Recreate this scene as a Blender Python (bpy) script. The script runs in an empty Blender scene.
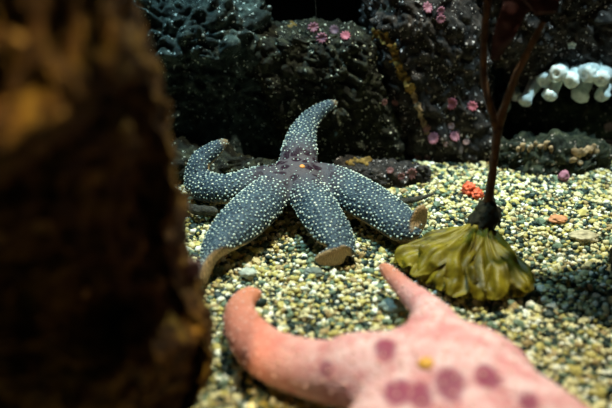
import bpy, bmesh, math, random
import numpy as np
from mathutils import Vector, Matrix, noise, kdtree
from mathutils.bvhtree import BVHTree

random.seed(7)
rng = np.random.default_rng(7)
S = bpy.context.scene
COL = S.collection

# ------------------------------------------------------------------ camera
CAM_H, PITCH, FPX = 0.45, math.radians(26.0), 800.0
cam_d = bpy.data.cameras.new('camera')
cam_d.sensor_width = 36.0
cam_d.lens = FPX / 612.0 * 36.0
cam_d.clip_start = 0.01
cam_d.dof.use_dof = True
cam_d.dof.focus_distance = 0.97
cam_d.dof.aperture_fstop = (cam_d.lens / 1000.0) / 0.017
cam = bpy.data.objects.new('camera', cam_d)
cam.location = (0, 0, CAM_H)
cam.rotation_euler = (math.pi / 2 - PITCH, 0, 0)
COL.objects.link(cam)
S.camera = cam
CAM = Vector((0, 0, CAM_H))
FWD = Vector((0, math.cos(PITCH), -math.sin(PITCH)))
UPV = Vector((0, math.sin(PITCH), math.cos(PITCH)))

# ------------------------------------------------------------------ world, lights, exposure
S.view_settings.view_transform = 'Standard'
S.view_settings.look = 'None'
S.view_settings.gamma = 1.0
S.view_settings.exposure = 0.0
S.cycles.use_denoising = True
world = bpy.data.worlds.new('tank_water')
S.world = world
world.use_nodes = True
world.node_tree.nodes['Background'].inputs[0].default_value = (0.10, 0.42, 0.55, 1)
world.node_tree.nodes['Background'].inputs[1].default_value = 0.013


def spot(name, loc, target, energy, color, size_deg, blend, radius):
    d = bpy.data.lights.new(name, 'SPOT')
    d.energy, d.color = energy, color
    d.spot_size, d.spot_blend = math.radians(size_deg), blend
    d.shadow_soft_size = radius
    o = bpy.data.objects.new(name, d)
    o.location = loc
    o.rotation_euler = (Vector(target) - Vector(loc)).to_track_quat('-Z', 'Y').to_euler()
    COL.objects.link(o)
    return o


spot('tank_lamp_key', (0.20, 1.06, 1.72), (0.15, 0.66, 0), 178.0, (1.0, 0.985, 0.76), 40, 0.8, 0.03)
spot('tank_lamp_blue', (-0.40, 1.16, 1.35), (-0.03, 0.98, 0.03), 72.0, (0.48, 0.86, 1.0), 34, 0.8, 0.03)
spot('added_anemone_fill', (0.56, 0.90, 1.30), (0.38, 1.06, 0.08), 60.0, (0.62, 0.92, 1.0), 26, 0.9, 0.03)  # added cool fill that brightens the white anemones
spot('added_left_rock_fill', (-0.32, -0.02, 1.5), (-0.245, 0.38, 0.42), 460.0, (1.0, 0.76, 0.36), 15, 1.0, 0.05)  # added warm fill, aimed only at the near left rock


# ------------------------------------------------------------------ helpers
def ray(px, py):
    return FWD + Vector((1, 0, 0)) * ((px - 306.0) / FPX) + UPV * ((204.0 - py) / FPX)


def onz(px, py, z):
    d = ray(px, py)
    return CAM + d * ((z - CAM_H) / d.z)


def ony(px, py, Y):
    d = ray(px, py)
    return CAM + d * (Y / d.y)


def tag(o, label=None, cat=None, group=None, kind=None):
    if label: o['label'] = label
    if cat: o['category'] = cat
    if group: o['group'] = group
    if kind: o['kind'] = kind
    return o


def empty(name, loc=(0, 0, 0)):
    o = bpy.data.objects.new(name, None)
    o.location = loc
    o.empty_display_size = 0.02
    COL.objects.link(o)
    return o


def link(name, me, mat, parent=None, smooth=True):
    """world-space mesh -> one object (parents keep identity rotation and scale)"""
    if mat is not None:
        me.materials.clear()
        me.materials.append(mat)
    if smooth:
        me.polygons.foreach_set('use_smooth', np.ones(len(me.polygons), dtype=bool))
    o = bpy.data.objects.new(name, me)
    COL.objects.link(o)
    if parent is not None:
        o.parent = parent
        o.location = -parent.location
    return o


def mesh(name, verts, faces):
    me = bpy.data.meshes.new(name)
    me.from_pydata([tuple(v) for v in verts], [], [tuple(f) for f in faces])
    me.update()
    return me


def recenter(o):
    """put a world-space mesh object's origin at its base centre"""
    me = o.data
    n = len(me.vertices)
    co = np.empty(n * 3, dtype=np.float32)
    me.vertices.foreach_get('co', co)
    co = co.reshape(-1, 3)
    c = np.array([co[:, 0].mean(), co[:, 1].mean(), co[:, 2].min()], dtype=np.float32)
    me.vertices.foreach_set('co', (co - c).ravel())
    me.update()
    o.location = Vector(c.tolist()) + o.location
    return o


def ico(sub):
    bm = bmesh.new()
    bmesh.ops.create_icosphere(bm, subdivisions=sub, radius=1.0)
    v = np.array([x.co[:] for x in bm.verts])
    f = np.array([[q.index for q in p.verts] for p in bm.faces])
    bm.free()
    return v, f


ICO = {k: ico(k) for k in (1, 2, 3, 4)}


def catmull(P, n):
    P = np.array(P, dtype=float)
    Q = np.vstack([2 * P[0] - P[1], P, 2 * P[-1] - P[-2]])
    out = []
    m = len(P) - 1
    for t in np.linspace(0, m - 1e-6, n):
        i = int(t); u = t - i
        a, b, c, d = Q[i], Q[i + 1], Q[i + 2], Q[i + 3]
        out.append(0.5 * (2 * b + (c - a) * u + (2 * a - 5 * b + 4 * c - d) * u * u + (3 * b - a - 3 * c + d) * u ** 3))
    return np.array(out)


def tube(points, radii, n=40, m=14, seed=0, rough=0.0):
    """round tapering tube along a path, closed ends"""
    data = catmull([list(p) + [r] for p, r in zip(points, radii)], n)
    P, R = data[:, :3], data[:, 3]
    V, F = [], []
    up = np.array([0.3, 0.9, 0.2])
    for i in range(n):
        t = P[min(i + 1, n - 1)] - P[max(i - 1, 0)]
        t /= np.linalg.norm(t) + 1e-12
        s = np.cross(t, up); s /= np.linalg.norm(s) + 1e-12
        w = np.cross(s, t)
        for j in range(m):
            a = 2 * math.pi * j / m
            q = P[i] + (s * math.cos(a) + w * math.sin(a)) * R[i]
            if rough:
                k = noise.noise(Vector(q) * 120 + Vector((seed, 0, 0)))
                q = q + (q - P[i]) * rough * k
            V.append(q)
    for i in range(n - 1):
        for j in range(m):
            F.append((i * m + j, i * m + (j + 1) % m, (i + 1) * m + (j + 1) % m, (i + 1) * m + j))
    F.append(tuple(range(m - 1, -1, -1)))
    F.append(tuple((n - 1) * m + j for j in range(m)))
    return np.array(V), F


# ------------------------------------------------------------------ materials
def newmat(name, rough=0.6, spec=0.3):
    m = bpy.data.materials.new(name)
    m.use_nodes = True
    nt = m.node_tree
    b = nt.nodes['Principled BSDF']
    b.inputs['Roughness'].default_value = rough
    b.inputs['Specular IOR Level'].default_value = spec
    return m, nt, b


def N(nt, t, **kw):
    n = nt.nodes.new(t)
    for k, v in kw.items():
        if k.startswith('i_'):
            key = k[2:].replace('_', ' ')
            n.inputs[int(key) if key.isdigit() else key].default_value = v
        else:
            setattr(n, k, v)
    return n


def ramp(nt, src, stops, interp='LINEAR'):
    r = nt.nodes.new('ShaderNodeValToRGB')
    r.color_ramp.interpolation = interp
    e = r.color_ramp.elements
    while len(e) < len(stops):
        e.new(0.5)
    for k, (p, c) in enumerate(stops):
        e[k].position = p
        e[k].color = (*c, 1) if len(c) == 3 else c
    if src is not None:
        nt.links.new(src, r.inputs[0])
    return r


def mix(nt, fac, a, b):
    n = nt.nodes.new('ShaderNodeMix')
    n.data_type = 'RGBA'
    for sock, v in ((n.inputs[0], fac), (n.inputs[6], a), (n.inputs[7], b)):
        if hasattr(v, 'links') or hasattr(v, 'is_linked'):
            nt.links.new(v, sock)
        elif isinstance(v, (int, float)):
            sock.default_value = v
        else:
            sock.default_value = (*v, 1)
    return n.outputs[2]


def bump(nt, b, src, strength, dist, prev=None):
    n = N(nt, 'ShaderNodeBump')
    n.inputs['Strength'].default_value = strength
    n.inputs['Distance'].default_value = dist
    nt.links.new(src, n.inputs['Height'])
    if prev is not None:
        nt.links.new(prev, n.inputs['Normal'])
    nt.links.new(n.outputs[0], b.inputs['Normal'])
    return n.outputs[0]


def rock_mat(name, dark, mid, light, speck, speck_amt=0.13, scale=1.0, speck_scale=420, crust=None, crust_lo=0.58, rough=0.55, spec=0.2):
    m, nt, b = newmat(name, rough, spec)
    tc = N(nt, 'ShaderNodeTexCoord')
    mp = N(nt, 'ShaderNodeMapping')
    nt.links.new(tc.outputs['Object'], mp.inputs[0])
    co = mp.outputs[0]

    def nz(s, det=8, r=0.65, dist=0.3):
        n = N(nt, 'ShaderNodeTexNoise', i_Scale=s * scale, i_Detail=det, i_Roughness=r, i_Distortion=dist)
        nt.links.new(co, n.inputs['Vector'])
        return n.outputs[0]

    c = ramp(nt, nz(55, 10, 0.72, 0.6), [(0.34, dark), (0.5, mid), (0.66, light)]).outputs[0]
    if crust is not None:
        k = ramp(nt, nz(17, 6, 0.7, 1.0), [(crust_lo, (0, 0, 0)), (crust_lo + 0.08, (1, 1, 1))]).outputs[0]
        c = mix(nt, k, c, crust)
    v = N(nt, 'ShaderNodeTexVoronoi', i_Scale=0.55 * speck_scale * scale, i_Randomness=1.0)
    wn = N(nt, 'ShaderNodeTexNoise', i_Scale=300.0 * scale, i_Detail=2.0)
    nt.links.new(co, wn.inputs['Vector'])
    wv = N(nt, 'ShaderNodeVectorMath', operation='MULTIPLY_ADD')
    wv.inputs[1].default_value = (0.004 / scale,) * 3
    nt.links.new(wn.outputs['Color'], wv.inputs[0]); nt.links.new(co, wv.inputs[2])
    nt.links.new(wv.outputs[0], v.inputs['Vector'])
    d = N(nt, 'ShaderNodeMath', operation='LESS_THAN')
    nt.links.new(v.outputs['Distance'], d.inputs[0])
    sp = N(nt, 'ShaderNodeSeparateColor')
    nt.links.new(v.outputs['Color'], sp.inputs[0])
    pw = N(nt, 'ShaderNodeMath', operation='POWER', i_1=2.5); nt.links.new(sp.outputs[1], pw.inputs[0])
    sz = N(nt, 'ShaderNodeMath', operation='MULTIPLY_ADD', i_1=0.42, i_2=0.14); nt.links.new(pw.outputs[0], sz.inputs[0])
    nt.links.new(sz.outputs[0], d.inputs[1])
    sel = N(nt, 'ShaderNodeMath', operation='LESS_THAN', i_1=speck_amt)
    nt.links.new(sp.outputs[0], sel.inputs[0])
    mul = N(nt, 'ShaderNodeMath', operation='MULTIPLY')
    nt.links.new(d.outputs[0], mul.inputs[0]); nt.links.new(sel.outputs[0], mul.inputs[1])
    patch = ramp(nt, nz(30, 3, 0.5), [(0.36, (0, 0, 0)), (0.5, (1, 1, 1))]).outputs[0]
    m2 = N(nt, 'ShaderNodeMath', operation='MULTIPLY')
    nt.links.new(mul.outputs[0], m2.inputs[0]); nt.links.new(patch, m2.inputs[1])
    c = mix(nt, m2.outputs[0], c, speck)
    nt.links.new(c, b.inputs['Base Color'])
    p = bump(nt, b, nz(120, 10, 0.75, 0.5), 0.9, 0.006)
    bump(nt, b, m2.outputs[0], 0.6, 0.002, p)
    return m


M_LEFTROCK = rock_mat('rusty_brown_rock', (0.003, 0.0015, 0.0008), (0.075, 0.033, 0.008), (0.32, 0.18, 0.030), (0.55, 0.34, 0.12), 0.14, 1.3, 130,
                      crust=(0.20, 0.125, 0.016), crust_lo=0.56, spec=0.15)
M_TEALROCK = rock_mat('grey_green_rock', (0.004, 0.008, 0.008), (0.030, 0.048, 0.044), (0.12, 0.17, 0.15), (0.70, 0.82, 0.78), 0.30, 1.0, 420)
M_MIDROCK = rock_mat('black_olive_rock', (0.004, 0.004, 0.003), (0.020, 0.021, 0.013), (0.075, 0.080, 0.045), (0.70, 0.72, 0.58), 0.32, 1.0, 460)
M_RIGHTROCK = rock_mat('dark_mauve_rock', (0.006, 0.005, 0.005), (0.032, 0.028, 0.026), (0.12, 0.10, 0.09), (0.72, 0.66, 0.66), 0.42, 1.0, 430,
                       crust=(0.075, 0.060, 0.025), crust_lo=0.60)
M_LOWROCK = rock_mat('mossy_low_rock', (0.004, 0.006, 0.005), (0.030, 0.040, 0.026), (0.12, 0.13, 0.07), (0.70, 0.58, 0.50), 0.25, 1.0, 400,
                     crust=(0.14, 0.10, 0.06), crust_lo=0.60)
M_WALL = rock_mat('void_shade_backdrop', (0.002, 0.003, 0.003), (0.006, 0.008, 0.008), (0.015, 0.018, 0.018), (0.05, 0.06, 0.06), 0.03, 0.4, 300)  # darkness of the void put into near-black colours


# ------------------------------------------------------------------ setting: ground and tank wall
def ground_z(x, y):
    return 0.004 * noise.noise(Vector((x * 9, y * 9, 3.1))) + 0.002 * noise.noise(Vector((x * 30, y * 30, 7)))


def make_ground():
    xs = np.linspace(-0.9, 1.0, 190)
    ys = np.linspace(-0.05, 1.72, 178)
    V = [(x, y, ground_z(x, y) - 0.005) for y in ys for x in xs]
    nx = len(xs)
    F = [(j * nx + i, j * nx + i + 1, (j + 1) * nx + i + 1, (j + 1) * nx + i) for j in range(len(ys) - 1) for i in range(nx - 1)]
    m, nt, b = newmat('coarse_sand', 0.8, 0.2)
    tc = N(nt, 'ShaderNodeTexCoord')
    v = N(nt, 'ShaderNodeTexVoronoi', i_Scale=170.0)
    nt.links.new(tc.outputs['Object'], v.inputs['Vector'])
    sp = N(nt, 'ShaderNodeSeparateColor')
    nt.links.new(v.outputs['Color'], sp.inputs[0])
    r = ramp(nt, sp.outputs[0], [(0, (0.05, 0.06, 0.045)), (0.4, (0.16, 0.15, 0.085)), (1, (0.35, 0.31, 0.17))])
    nt.links.new(r.outputs[0], b.inputs['Base Color'])
    inv = N(nt, 'ShaderNodeMath', operation='SUBTRACT', i_0=1.0)
    nt.links.new(v.outputs['Distance'], inv.inputs[1])
    bump(nt, b, inv.outputs[0], 0.8, 0.004)
    o = link('floor', mesh('floor', V, F), m)
    tag(o, 'coarse sandy tank floor under the pale gravel', 'floor', kind='structure')


make_ground()


def make_wall():
    xs = np.linspace(-0.9, 1.0, 80)
    zs = np.linspace(-0.02, 1.0, 50)
    V = []
    for z in zs:
        for x in xs:
            V.append((x, 1.66 + 0.05 * noise.fractal(Vector((x * 5, 3, z * 5)), 0.8, 2.0, 5), z))
    nx = len(xs)
    F = [(j * nx + i, j * nx + i + 1, (j + 1) * nx + i + 1, (j + 1) * nx + i) for j in range(len(zs) - 1) for i in range(nx - 1)]
    o = link('wall_back', mesh('wall_back', V, F), M_WALL)
    tag(o, 'back wall of the tank above the rocks, coloured near black for the dark void', 'wall', kind='structure')


make_wall()

# ------------------------------------------------------------------ rocks
ROCKS = []


def icosphere(sub):
    if sub not in ICO:
        ICO[sub] = ico(sub)
    return ICO[sub]


def boulder(name, center, radii, mat, seed, label, n=3.0, sub=6, big=0.16, mid=0.07, fine=0.02, fscale=1.0, rotz=0.0, sculpt=None, flat=True):
    v, f = icosphere(sub)
    k = (np.abs(v) ** n).sum(1) ** (-1.0 / n)
    q = v * k[:, None]
    R = min(radii)
    c, s = math.cos(rotz), math.sin(rotz)
    so = Vector((seed * 3.7, seed * 1.3, seed * 7.1))
    out = np.empty_like(q)
    for i in range(len(q)):
        p = Vector((q[i, 0] * radii[0], q[i, 1] * radii[1], q[i, 2] * radii[2]))
        nrm = Vector((q[i, 0] / radii[0], q[i, 1] / radii[1], q[i, 2] / radii[2])).normalized()
        w = p + so
        d = big * R * noise.fractal(w * (9 * fscale), 0.9, 2.1, 4)
        w = w + 0.012 * Vector(noise.noise_vector(w * 30 * fscale))
        vd, _ = noise.voronoi(w * (20 * fscale))
        d += mid * R * ((vd[1] - vd[0]) * 1.6 - 0.5)
        vd, _ = noise.voronoi((w + Vector((0.01, 0.02, 0)) * noise.noise(w * 40)) * (60 * fscale))
        d += 0.35 * mid * R * ((vd[1] - vd[0]) * 1.6 - 0.5)
        d -= fine * R * (noise.ridged_multi_fractal(w * (58 * fscale), 0.8, 2.2, 5, 1.0, 2.0) - 1.0)
        p = p + nrm * d
        p = Vector((p.x * c - p.y * s, p.x * s + p.y * c, p.z)) + Vector(center)
        if sculpt:
            p = sculpt(p)
        if flat and p.z < -0.012:
            p.z = -0.012 + (p.z + 0.012) * 0.08
        out[i] = p
    o = link(name, mesh(name, out, f), mat)
    recenter(o)
    tag(o, label, 'rock')
    ROCKS.append(o)
    return o


# left foreground rock: right edge follows a leaning, bulging profile
def left_sculpt(p):
    z = p.z
    lean = 0.040 * math.exp(-((z - 0.10) / 0.07) ** 2) - 0.0095 + 0.003 * min(1.0, max(0.0, (z - 0.24) / 0.06))
    y = p.y
    if y < 0.47:      # overhanging slanted ledge on the near face, recess and pit below it
        line = 0.268 + (p.x + 0.18) * 0.66
        u = min(1.0, max(0.0, (line - z) / 0.018))
        u = u * u * (3 - 2 * u)
        w = min(1.0, (0.47 - y) / 0.06)
        y += (0.045 + 0.20 * min(0.2, max(0, line - z))) * u * w
        pit = Vector((p.x + 0.150, 0, z - 0.155)).length
        y += 0.03 * w * math.exp(-(pit / 0.020) ** 2)
    return Vector((p.x + lean, y, p.z))


def shear(a):
    return lambda p: Vector((p.x - a * (p.z - 0.03), p.y, p.z))


boulder('rock', (-0.262, 0.47, 0.20), (0.165, 0.12, 0.27), M_LEFTROCK, 3,
        'large rusty brown rock standing close up at the left, out of focus', n=4.5, sub=7, big=0.14, mid=0.07, fine=0.045, fscale=1.15, sculpt=left_sculpt)

boulder('rock', (-0.170, 1.150, 0.10), (0.145, 0.11, 0.145), M_TEALROCK, 11,
        'tall lumpy grey green rock at the back left, behind the blue sea star', n=3.6, sub=7, big=0.22, mid=0.16, fine=0.09, sculpt=shear(.1))
boulder('rock', (0.050, 1.105, 0.088), (0.086, 0.060, 0.098), M_MIDROCK, 22,
        'black flat-topped rock behind the blue sea star with a dark hollow at its foot', n=6.5, sub=7, big=0.20, mid=0.18, fine=0.10, sculpt=shear(.30))
boulder('rock', (0.208, 1.155, 0.105), (0.082, 0.095, 0.155), M_RIGHTROCK, 33,
        'dark pink-dotted rock behind the kelp stem, right of the yellow seam', n=3.8, sub=7, big=0.16, mid=0.13, fine=0.07, sculpt=shear(.24))
boulder('rock', (0.392, 1.215, 0.205), (0.138, 0.125, 0.125), M_RIGHTROCK, 44,
        'dark speckled rock at upper right bearing the row of white anemones', n=3.4, sub=7, big=0.16, mid=0.12, fine=0.06, sculpt=shear(.2), flat=False)
boulder('rock', (0.345, 1.065, 0.008), (0.088, 0.042, 0.032), M_LOWROCK, 55,
        'low mossy rock at the gravel edge under the white anemones', n=2.6, sub=6, big=0.60, mid=0.36, fine=0.20)
boulder('rock', (0.095, 1.010, 0.002), (0.078, 0.030, 0.024), M_RIGHTROCK, 66,
        'low dark rock in the hollow between the blue star and the pink-dotted rock', n=2.8, sub=6, big=0.60, mid=0.36, fine=0.22)
boulder('rock', (-0.130, 1.018, 0.004), (0.105, 0.034, 0.032), M_MIDROCK, 67,
        'low dark rock right behind the upturned left arm of the blue star', n=2.8, sub=6, big=0.50, mid=0.32, fine=0.20)
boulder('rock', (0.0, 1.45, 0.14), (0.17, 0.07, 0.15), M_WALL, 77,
        'rock coloured near black as shadow, behind the flat-topped rock', n=3, sub=5, big=0.16, mid=0.1, fine=0.03)  # painted with the void's darkness so the key lamp leaves it black
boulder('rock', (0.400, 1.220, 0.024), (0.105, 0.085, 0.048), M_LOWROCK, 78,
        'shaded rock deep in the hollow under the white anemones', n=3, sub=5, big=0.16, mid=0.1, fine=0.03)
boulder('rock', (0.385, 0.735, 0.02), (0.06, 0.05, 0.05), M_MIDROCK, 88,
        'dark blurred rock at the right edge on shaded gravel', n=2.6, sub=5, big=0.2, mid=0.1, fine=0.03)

bpy.context.view_layer.update()


def bvh_of(objs):
    V, F = [], []
    for o in objs:
        off = len(V)
        V += [o.matrix_world @ v.co for v in o.data.vertices]
        F += [[off + i for i in p.vertices] for p in o.data.polygons]
    return BVHTree.FromPolygons(V, F)


ROCK_BVH = bvh_of(ROCKS[1:])
LEFT_BVH = bvh_of(ROCKS[:1])


def surf(px, py, bvh=None):
    d = ray(px, py).normalized()
    loc, nrm, idx, dist = (bvh or ROCK_BVH).ray_cast(CAM, d)
    if loc is None:
        return None, None
    if nrm.dot(d) > 0:
        nrm = -nrm
    return loc, nrm


# ------------------------------------------------------------------ sea stars
def star_body(arms, disc_c, disc_r, vox, smooth_it=6):
    """one continuous skin: swept arms fused with the disc; returns verts, faces, normals, under, along, disc distance"""
    V, F, U, A = [], [], [], []
    n, m = 64, 28
    for arm in arms:
        d = catmull([list(p) + [w, h] + list(up) for p, w, h, up in arm], n)
        P, W, H, UP = d[:, :3], d[:, 3], d[:, 4], d[:, 5:8]
        base = len(V)
        for i in range(n):
            t = P[min(i + 1, n - 1)] - P[max(i - 1, 0)]
            t /= np.linalg.norm(t) + 1e-12
            up = UP[i] - t * np.dot(UP[i], t)
            up /= np.linalg.norm(up) + 1e-12
            sd = np.cross(t, up)
            # round the tip off
            e = (n - 1 - i) / 5.0
            cap = math.sqrt(max(0.02, 1 - (1 - min(e, 1.0)) ** 2))
            for j in range(m):
                a = 2 * math.pi * j / m
                ca, sa = math.cos(a), math.sin(a)
                hh = H[i] * (1.0 if sa > 0 else 0.62)
                V.append(P[i] + sd * W[i] * cap * ca + up * hh * cap * sa)
                U.append(1.0 if sa < -0.35 else 0.0)
                A.append(i / (n - 1))
        for i in range(n - 1):
            for j in range(m):
                F.append((base + i * m + j, base + i * m + (j + 1) % m, base + (i + 1) * m + (j + 1) % m, base + (i + 1) * m + j))
        F.append(tuple(base + j for j in range(m - 1, -1, -1)))
        F.append(tuple(base + (n - 1) * m + j for j in range(m)))
    dv, df = ICO[4]
    base = len(V)
    for q in dv:
        V.append(np.array(disc_c) + q * np.array(disc_r)); U.append(0.0); A.append(0.0)
    F += [tuple(base + int(i) for i in q) for q in df]
    me = mesh('star_source', V, F)
    o = bpy.data.objects.new('star_source', me)
    COL.objects.link(o)
    md = o.modifiers.new('r', 'REMESH')
    md.mode = 'VOXEL'
    md.voxel_size = vox
    dg = bpy.context.evaluated_depsgraph_get()
    me2 = bpy.data.meshes.new_from_object(o.evaluated_get(dg))
    bpy.data.objects.remove(o)
    bpy.data.meshes.remove(me)
    nv = len(me2.vertices)
    co = np.empty(nv * 3); me2.vertices.foreach_get('co', co); co = co.reshape(-1, 3)
    ed = np.empty(len(me2.edges) * 2, dtype=np.int64); me2.edges.foreach_get('vertices', ed); ed = ed.reshape(-1, 2)
    deg = np.zeros(nv); np.add.at(deg, ed[:, 0], 1); np.add.at(deg, ed[:, 1], 1)
    for _ in range(smooth_it):
        s = np.zeros_like(co)
        np.add.at(s, ed[:, 0], co[ed[:, 1]]); np.add.at(s, ed[:, 1], co[ed[:, 0]])
        co = 0.4 * co + 0.6 * s / deg[:, None]
    me2.vertices.foreach_set('co', co.ravel()); me2.update()
    kd = kdtree.KDTree(len(V))
    for i, p in enumerate(V):
        kd.insert(Vector(p), i)
    kd.balance()
    under, along = np.zeros(nv, dtype=np.float32), np.zeros(nv, dtype=np.float32)
    for i in range(nv):
        r = kd.find_n(Vector(co[i]), 4)
        under[i] = sum(U[q[1]] for q in r) / 4
        along[i] = sum(A[q[1]] for q in r) / 4
    dist = np.linalg.norm(co - np.array(disc_c), axis=1).astype(np.float32)
    for nm, arr in (('under', under), ('along', along), ('disc', dist)):
        at = me2.attributes.new(nm, 'FLOAT', 'POINT')
        at.data.foreach_set('value', arr)
    nr = np.array([v.normal[:] for v in me2.vertices])
    return me2, co, nr, under, along, dist


def poisson_pts(co, mask, r, limit=6000):
    idx = np.where(mask)[0]
    rng.shuffle(idx)
    grid, keep = {}, []
    for i in idx:
        p = co[i]
        g = tuple((p / r).astype(int))
        ok = True
        for a in (-1, 0, 1):
            for b in (-1, 0, 1):
                for c in (-1, 0, 1):
                    for k in grid.get((g[0] + a, g[1] + b, g[2] + c), ()):
                        if np.sum((co[k] - p) ** 2) < r * r:
                            ok = False; break
                    if not ok: break
                if not ok: break
            if not ok: break
        if ok:
            grid.setdefault(g, []).append(i); keep.append(i)
            if len(keep) >= limit: break
    return keep


def bumps_mesh(name, pts, nrm, rad, sub=1, tall=1.0):
    bv, bf = ICO[sub]
    V = np.empty((len(pts) * len(bv), 3)); F = np.empty((len(pts) * len(bf), 3), dtype=np.int64)
    for k, (p, n_, r) in enumerate(zip(pts, nrm, rad)):
        n_ = n_ / (np.linalg.norm(n_) + 1e-9)
        a = np.cross(n_, [0.31, 0.77, 0.55]); a /= np.linalg.norm(a); b = np.cross(n_, a)
        V[k * len(bv):(k + 1) * len(bv)] = p + r * (bv[:, :1] * a + bv[:, 1:2] * b + bv[:, 2:] * n_ * tall)
        F[k * len(bf):(k + 1) * len(bf)] = bf + k * len(bv)
    me = bpy.data.meshes.new(name)
    me.vertices.add(len(V)); me.vertices.foreach_set('co', V.ravel())
    me.loops.add(F.size); me.loops.foreach_set('vertex_index', F.ravel().astype(np.int32))
    me.polygons.add(len(F)); me.polygons.foreach_set('loop_start', np.arange(0, F.size, 3, dtype=np.int32))
    me.update(calc_edges=True)
    return me


def star_skin(name, deep, mid, under_c, patch, patch_hi, patch_r, rough=0.5, blotch_scale=95, mott=60, wave=True, extra=None, sss=0.0, bl_lo=.46, spots=0, patch_lo=None, net=None):
    m, nt, b = newmat(name, 0.6, 0.15)
    tc = N(nt, 'ShaderNodeTexCoord')
    at = {k: N(nt, 'ShaderNodeAttribute', attribute_name=k) for k in ('under', 'along', 'disc')}

    def nz(s, det=5, r=0.6):
        n = N(nt, 'ShaderNodeTexNoise', i_Scale=s, i_Detail=det, i_Roughness=r)
        nt.links.new(tc.outputs['Object'], n.inputs['Vector'])
        return n.outputs[0]
    c = ramp(nt, nz(mott), [(0.35, deep), (0.65, mid)]).outputs[0]
    if net is not None:
        ve = N(nt, 'ShaderNodeTexVoronoi', i_Scale=net[1], feature='DISTANCE_TO_EDGE')
        nt.links.new(tc.outputs['Object'], ve.inputs['Vector'])
        c = mix(nt, ramp(nt, ve.outputs['Distance'], [(.04, (.8, .8, .8)), (.22, (0, 0, 0))]).outputs[0], c, net[0])
    if extra is not None:   # lighter or warmer arm ends
        k = N(nt, 'ShaderNodeMapRange', i_1=extra[1], i_2=extra[2]); nt.links.new(at['along'].outputs['Fac'], k.inputs[0])
        c = mix(nt, k.outputs[0], c, extra[0])
    # blotches gathered on the disc
    k = N(nt, 'ShaderNodeMapRange', i_1=patch_r, i_2=patch_r * 0.45); nt.links.new(at['disc'].outputs['Fac'], k.inputs[0])
    if spots == 'attr':
        bl = N(nt, 'ShaderNodeAttribute', attribute_name='spot').outputs['Fac']
    elif spots:
        vo = N(nt, 'ShaderNodeTexVoronoi', i_Scale=spots, i_Randomness=0.8)
        wn = N(nt, 'ShaderNodeTexNoise', i_Scale=30.0, i_Detail=1.0)
        nt.links.new(tc.outputs['Object'], wn.inputs['Vector'])
        wn.inputs['Scale'].default_value = spots * 1.2
        wv = N(nt, 'ShaderNodeVectorMath', operation='MULTIPLY_ADD')
        wv.inputs[1].default_value = (0.55 / spots,) * 3
        nt.links.new(wn.outputs['Color'], wv.inputs[0]); nt.links.new(tc.outputs['Object'], wv.inputs[2])
        nt.links.new(wv.outputs[0], vo.inputs['Vector'])
        bl = ramp(nt, vo.outputs['Distance'], [(.36, (1, 1, 1)), (.50, (0, 0, 0))]).outputs[0]
    else:
        bl = ramp(nt, nz(blotch_scale, 2, 0.4), [(bl_lo, (0, 0, 0)), (bl_lo + .06, (1, 1, 1))]).outputs[0]
    mm = N(nt, 'ShaderNodeMath', operation='MULTIPLY'); nt.links.new(k.outputs[0], mm.inputs[0]); nt.links.new(bl, mm.inputs[1])
    if patch_lo is not None:
        patch_hi = ramp(nt, nz(42, 6, .65), [(.38, patch_lo), (.62, patch_hi)]).outputs[0]
    c = mix(nt, k.outputs[0], c, patch_hi)
    c = mix(nt, mm.outputs[0], c, patch)
    uc = under_c
    if wave:
        w = N(nt, 'ShaderNodeTexWave', i_Scale=150.0, i_Distortion=9.0, i_Detail=3.0)
        nt.links.new(tc.outputs['Object'], w.inputs['Vector'])
        uc = mix(nt, w.outputs[1], tuple(0.45 * x for x in under_c), under_c)
    c = mix(nt, at['under'].outputs['Fac'], c, uc)
    nt.links.new(c, b.inputs['Base Color'])
    if sss:
        b.inputs['Subsurface Weight'].default_value = sss
        b.inputs['Subsurface Radius'].default_value = (0.012, 0.005, 0.004)
        b.inputs['Subsurface Scale'].default_value = 0.6
    p = bump(nt, b, nz(260, 4, 0.6), 0.5, 0.002)
    v = N(nt, 'ShaderNodeTexVoronoi', i_Scale=230.0, feature='DISTANCE_TO_EDGE')
    nt.links.new(tc.outputs['Object'], v.inputs['Vector'])
    bump(nt, b, v.outputs['Distance'], 0.5, 0.003, p)
    return m


UP = (0, 0, 1)


def arm(c0, cw, ch, pts):
    """pts: (point, half width, half height, up)"""
    return [(tuple(c0), cw, ch, UP)] + [(tuple(p), w, h, u) for p, w, h, u in pts]


# ---- blue sea star
BC = ony(296, 176, 0.905)
BC.z = 0.036
armA = arm(BC, .026, .024, [(onz(262, 183, .036), .024, .021, UP), (onz(226, 191, .030), .0225, .020, (0, -.15, 1)),
     (ony(201, 184, .925), .021, .018, (-.4, -.3, .8)), (ony(201, 164, .945), .0175, .016, (-.8, -.3, .5)),
     (ony(214, 151, .955), .013, .012, (-.5, -.3, .8)), (ony(229, 140, .965), .0055, .006, (-.4, -.2, .9))])
armB = arm(BC, .026, .024, [(ony(299, 156, .945), .024, .020, (0, -.3, .9)), (ony(302, 136, .985), .0195, .017, (-.2, -.6, .75)),
     (ony(311, 120, 1.015), .0150, .014, (-.4, -.6, .65)), (ony(324, 109, 1.03), .0105, .010, (-.4, -.6, .65)), (ony(338, 102, 1.04), .006, .006, (-.3, -.6, .7))])
armC = arm(BC, .026, .024, [(onz(325, 182, .038), .027, .023, UP), (onz(357, 198, .032), .030, .025, UP),
     (onz(385, 215, .026), .0275, .023, UP), (onz(403, 229, .022), .0225, .019, (-.1, 0, 1)), (ony(412, 236, .812), .0200, .012, (-.7, .4, .7)),
     (ony(417, 226, .812), .0190, .0060, (-.75, .7, 0)), (ony(420, 214, .815), .0170, .0045, (-.75, .7, 0)), (ony(423, 204, .818), .0095, .0035, (-.75, .7, -.1))])
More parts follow.
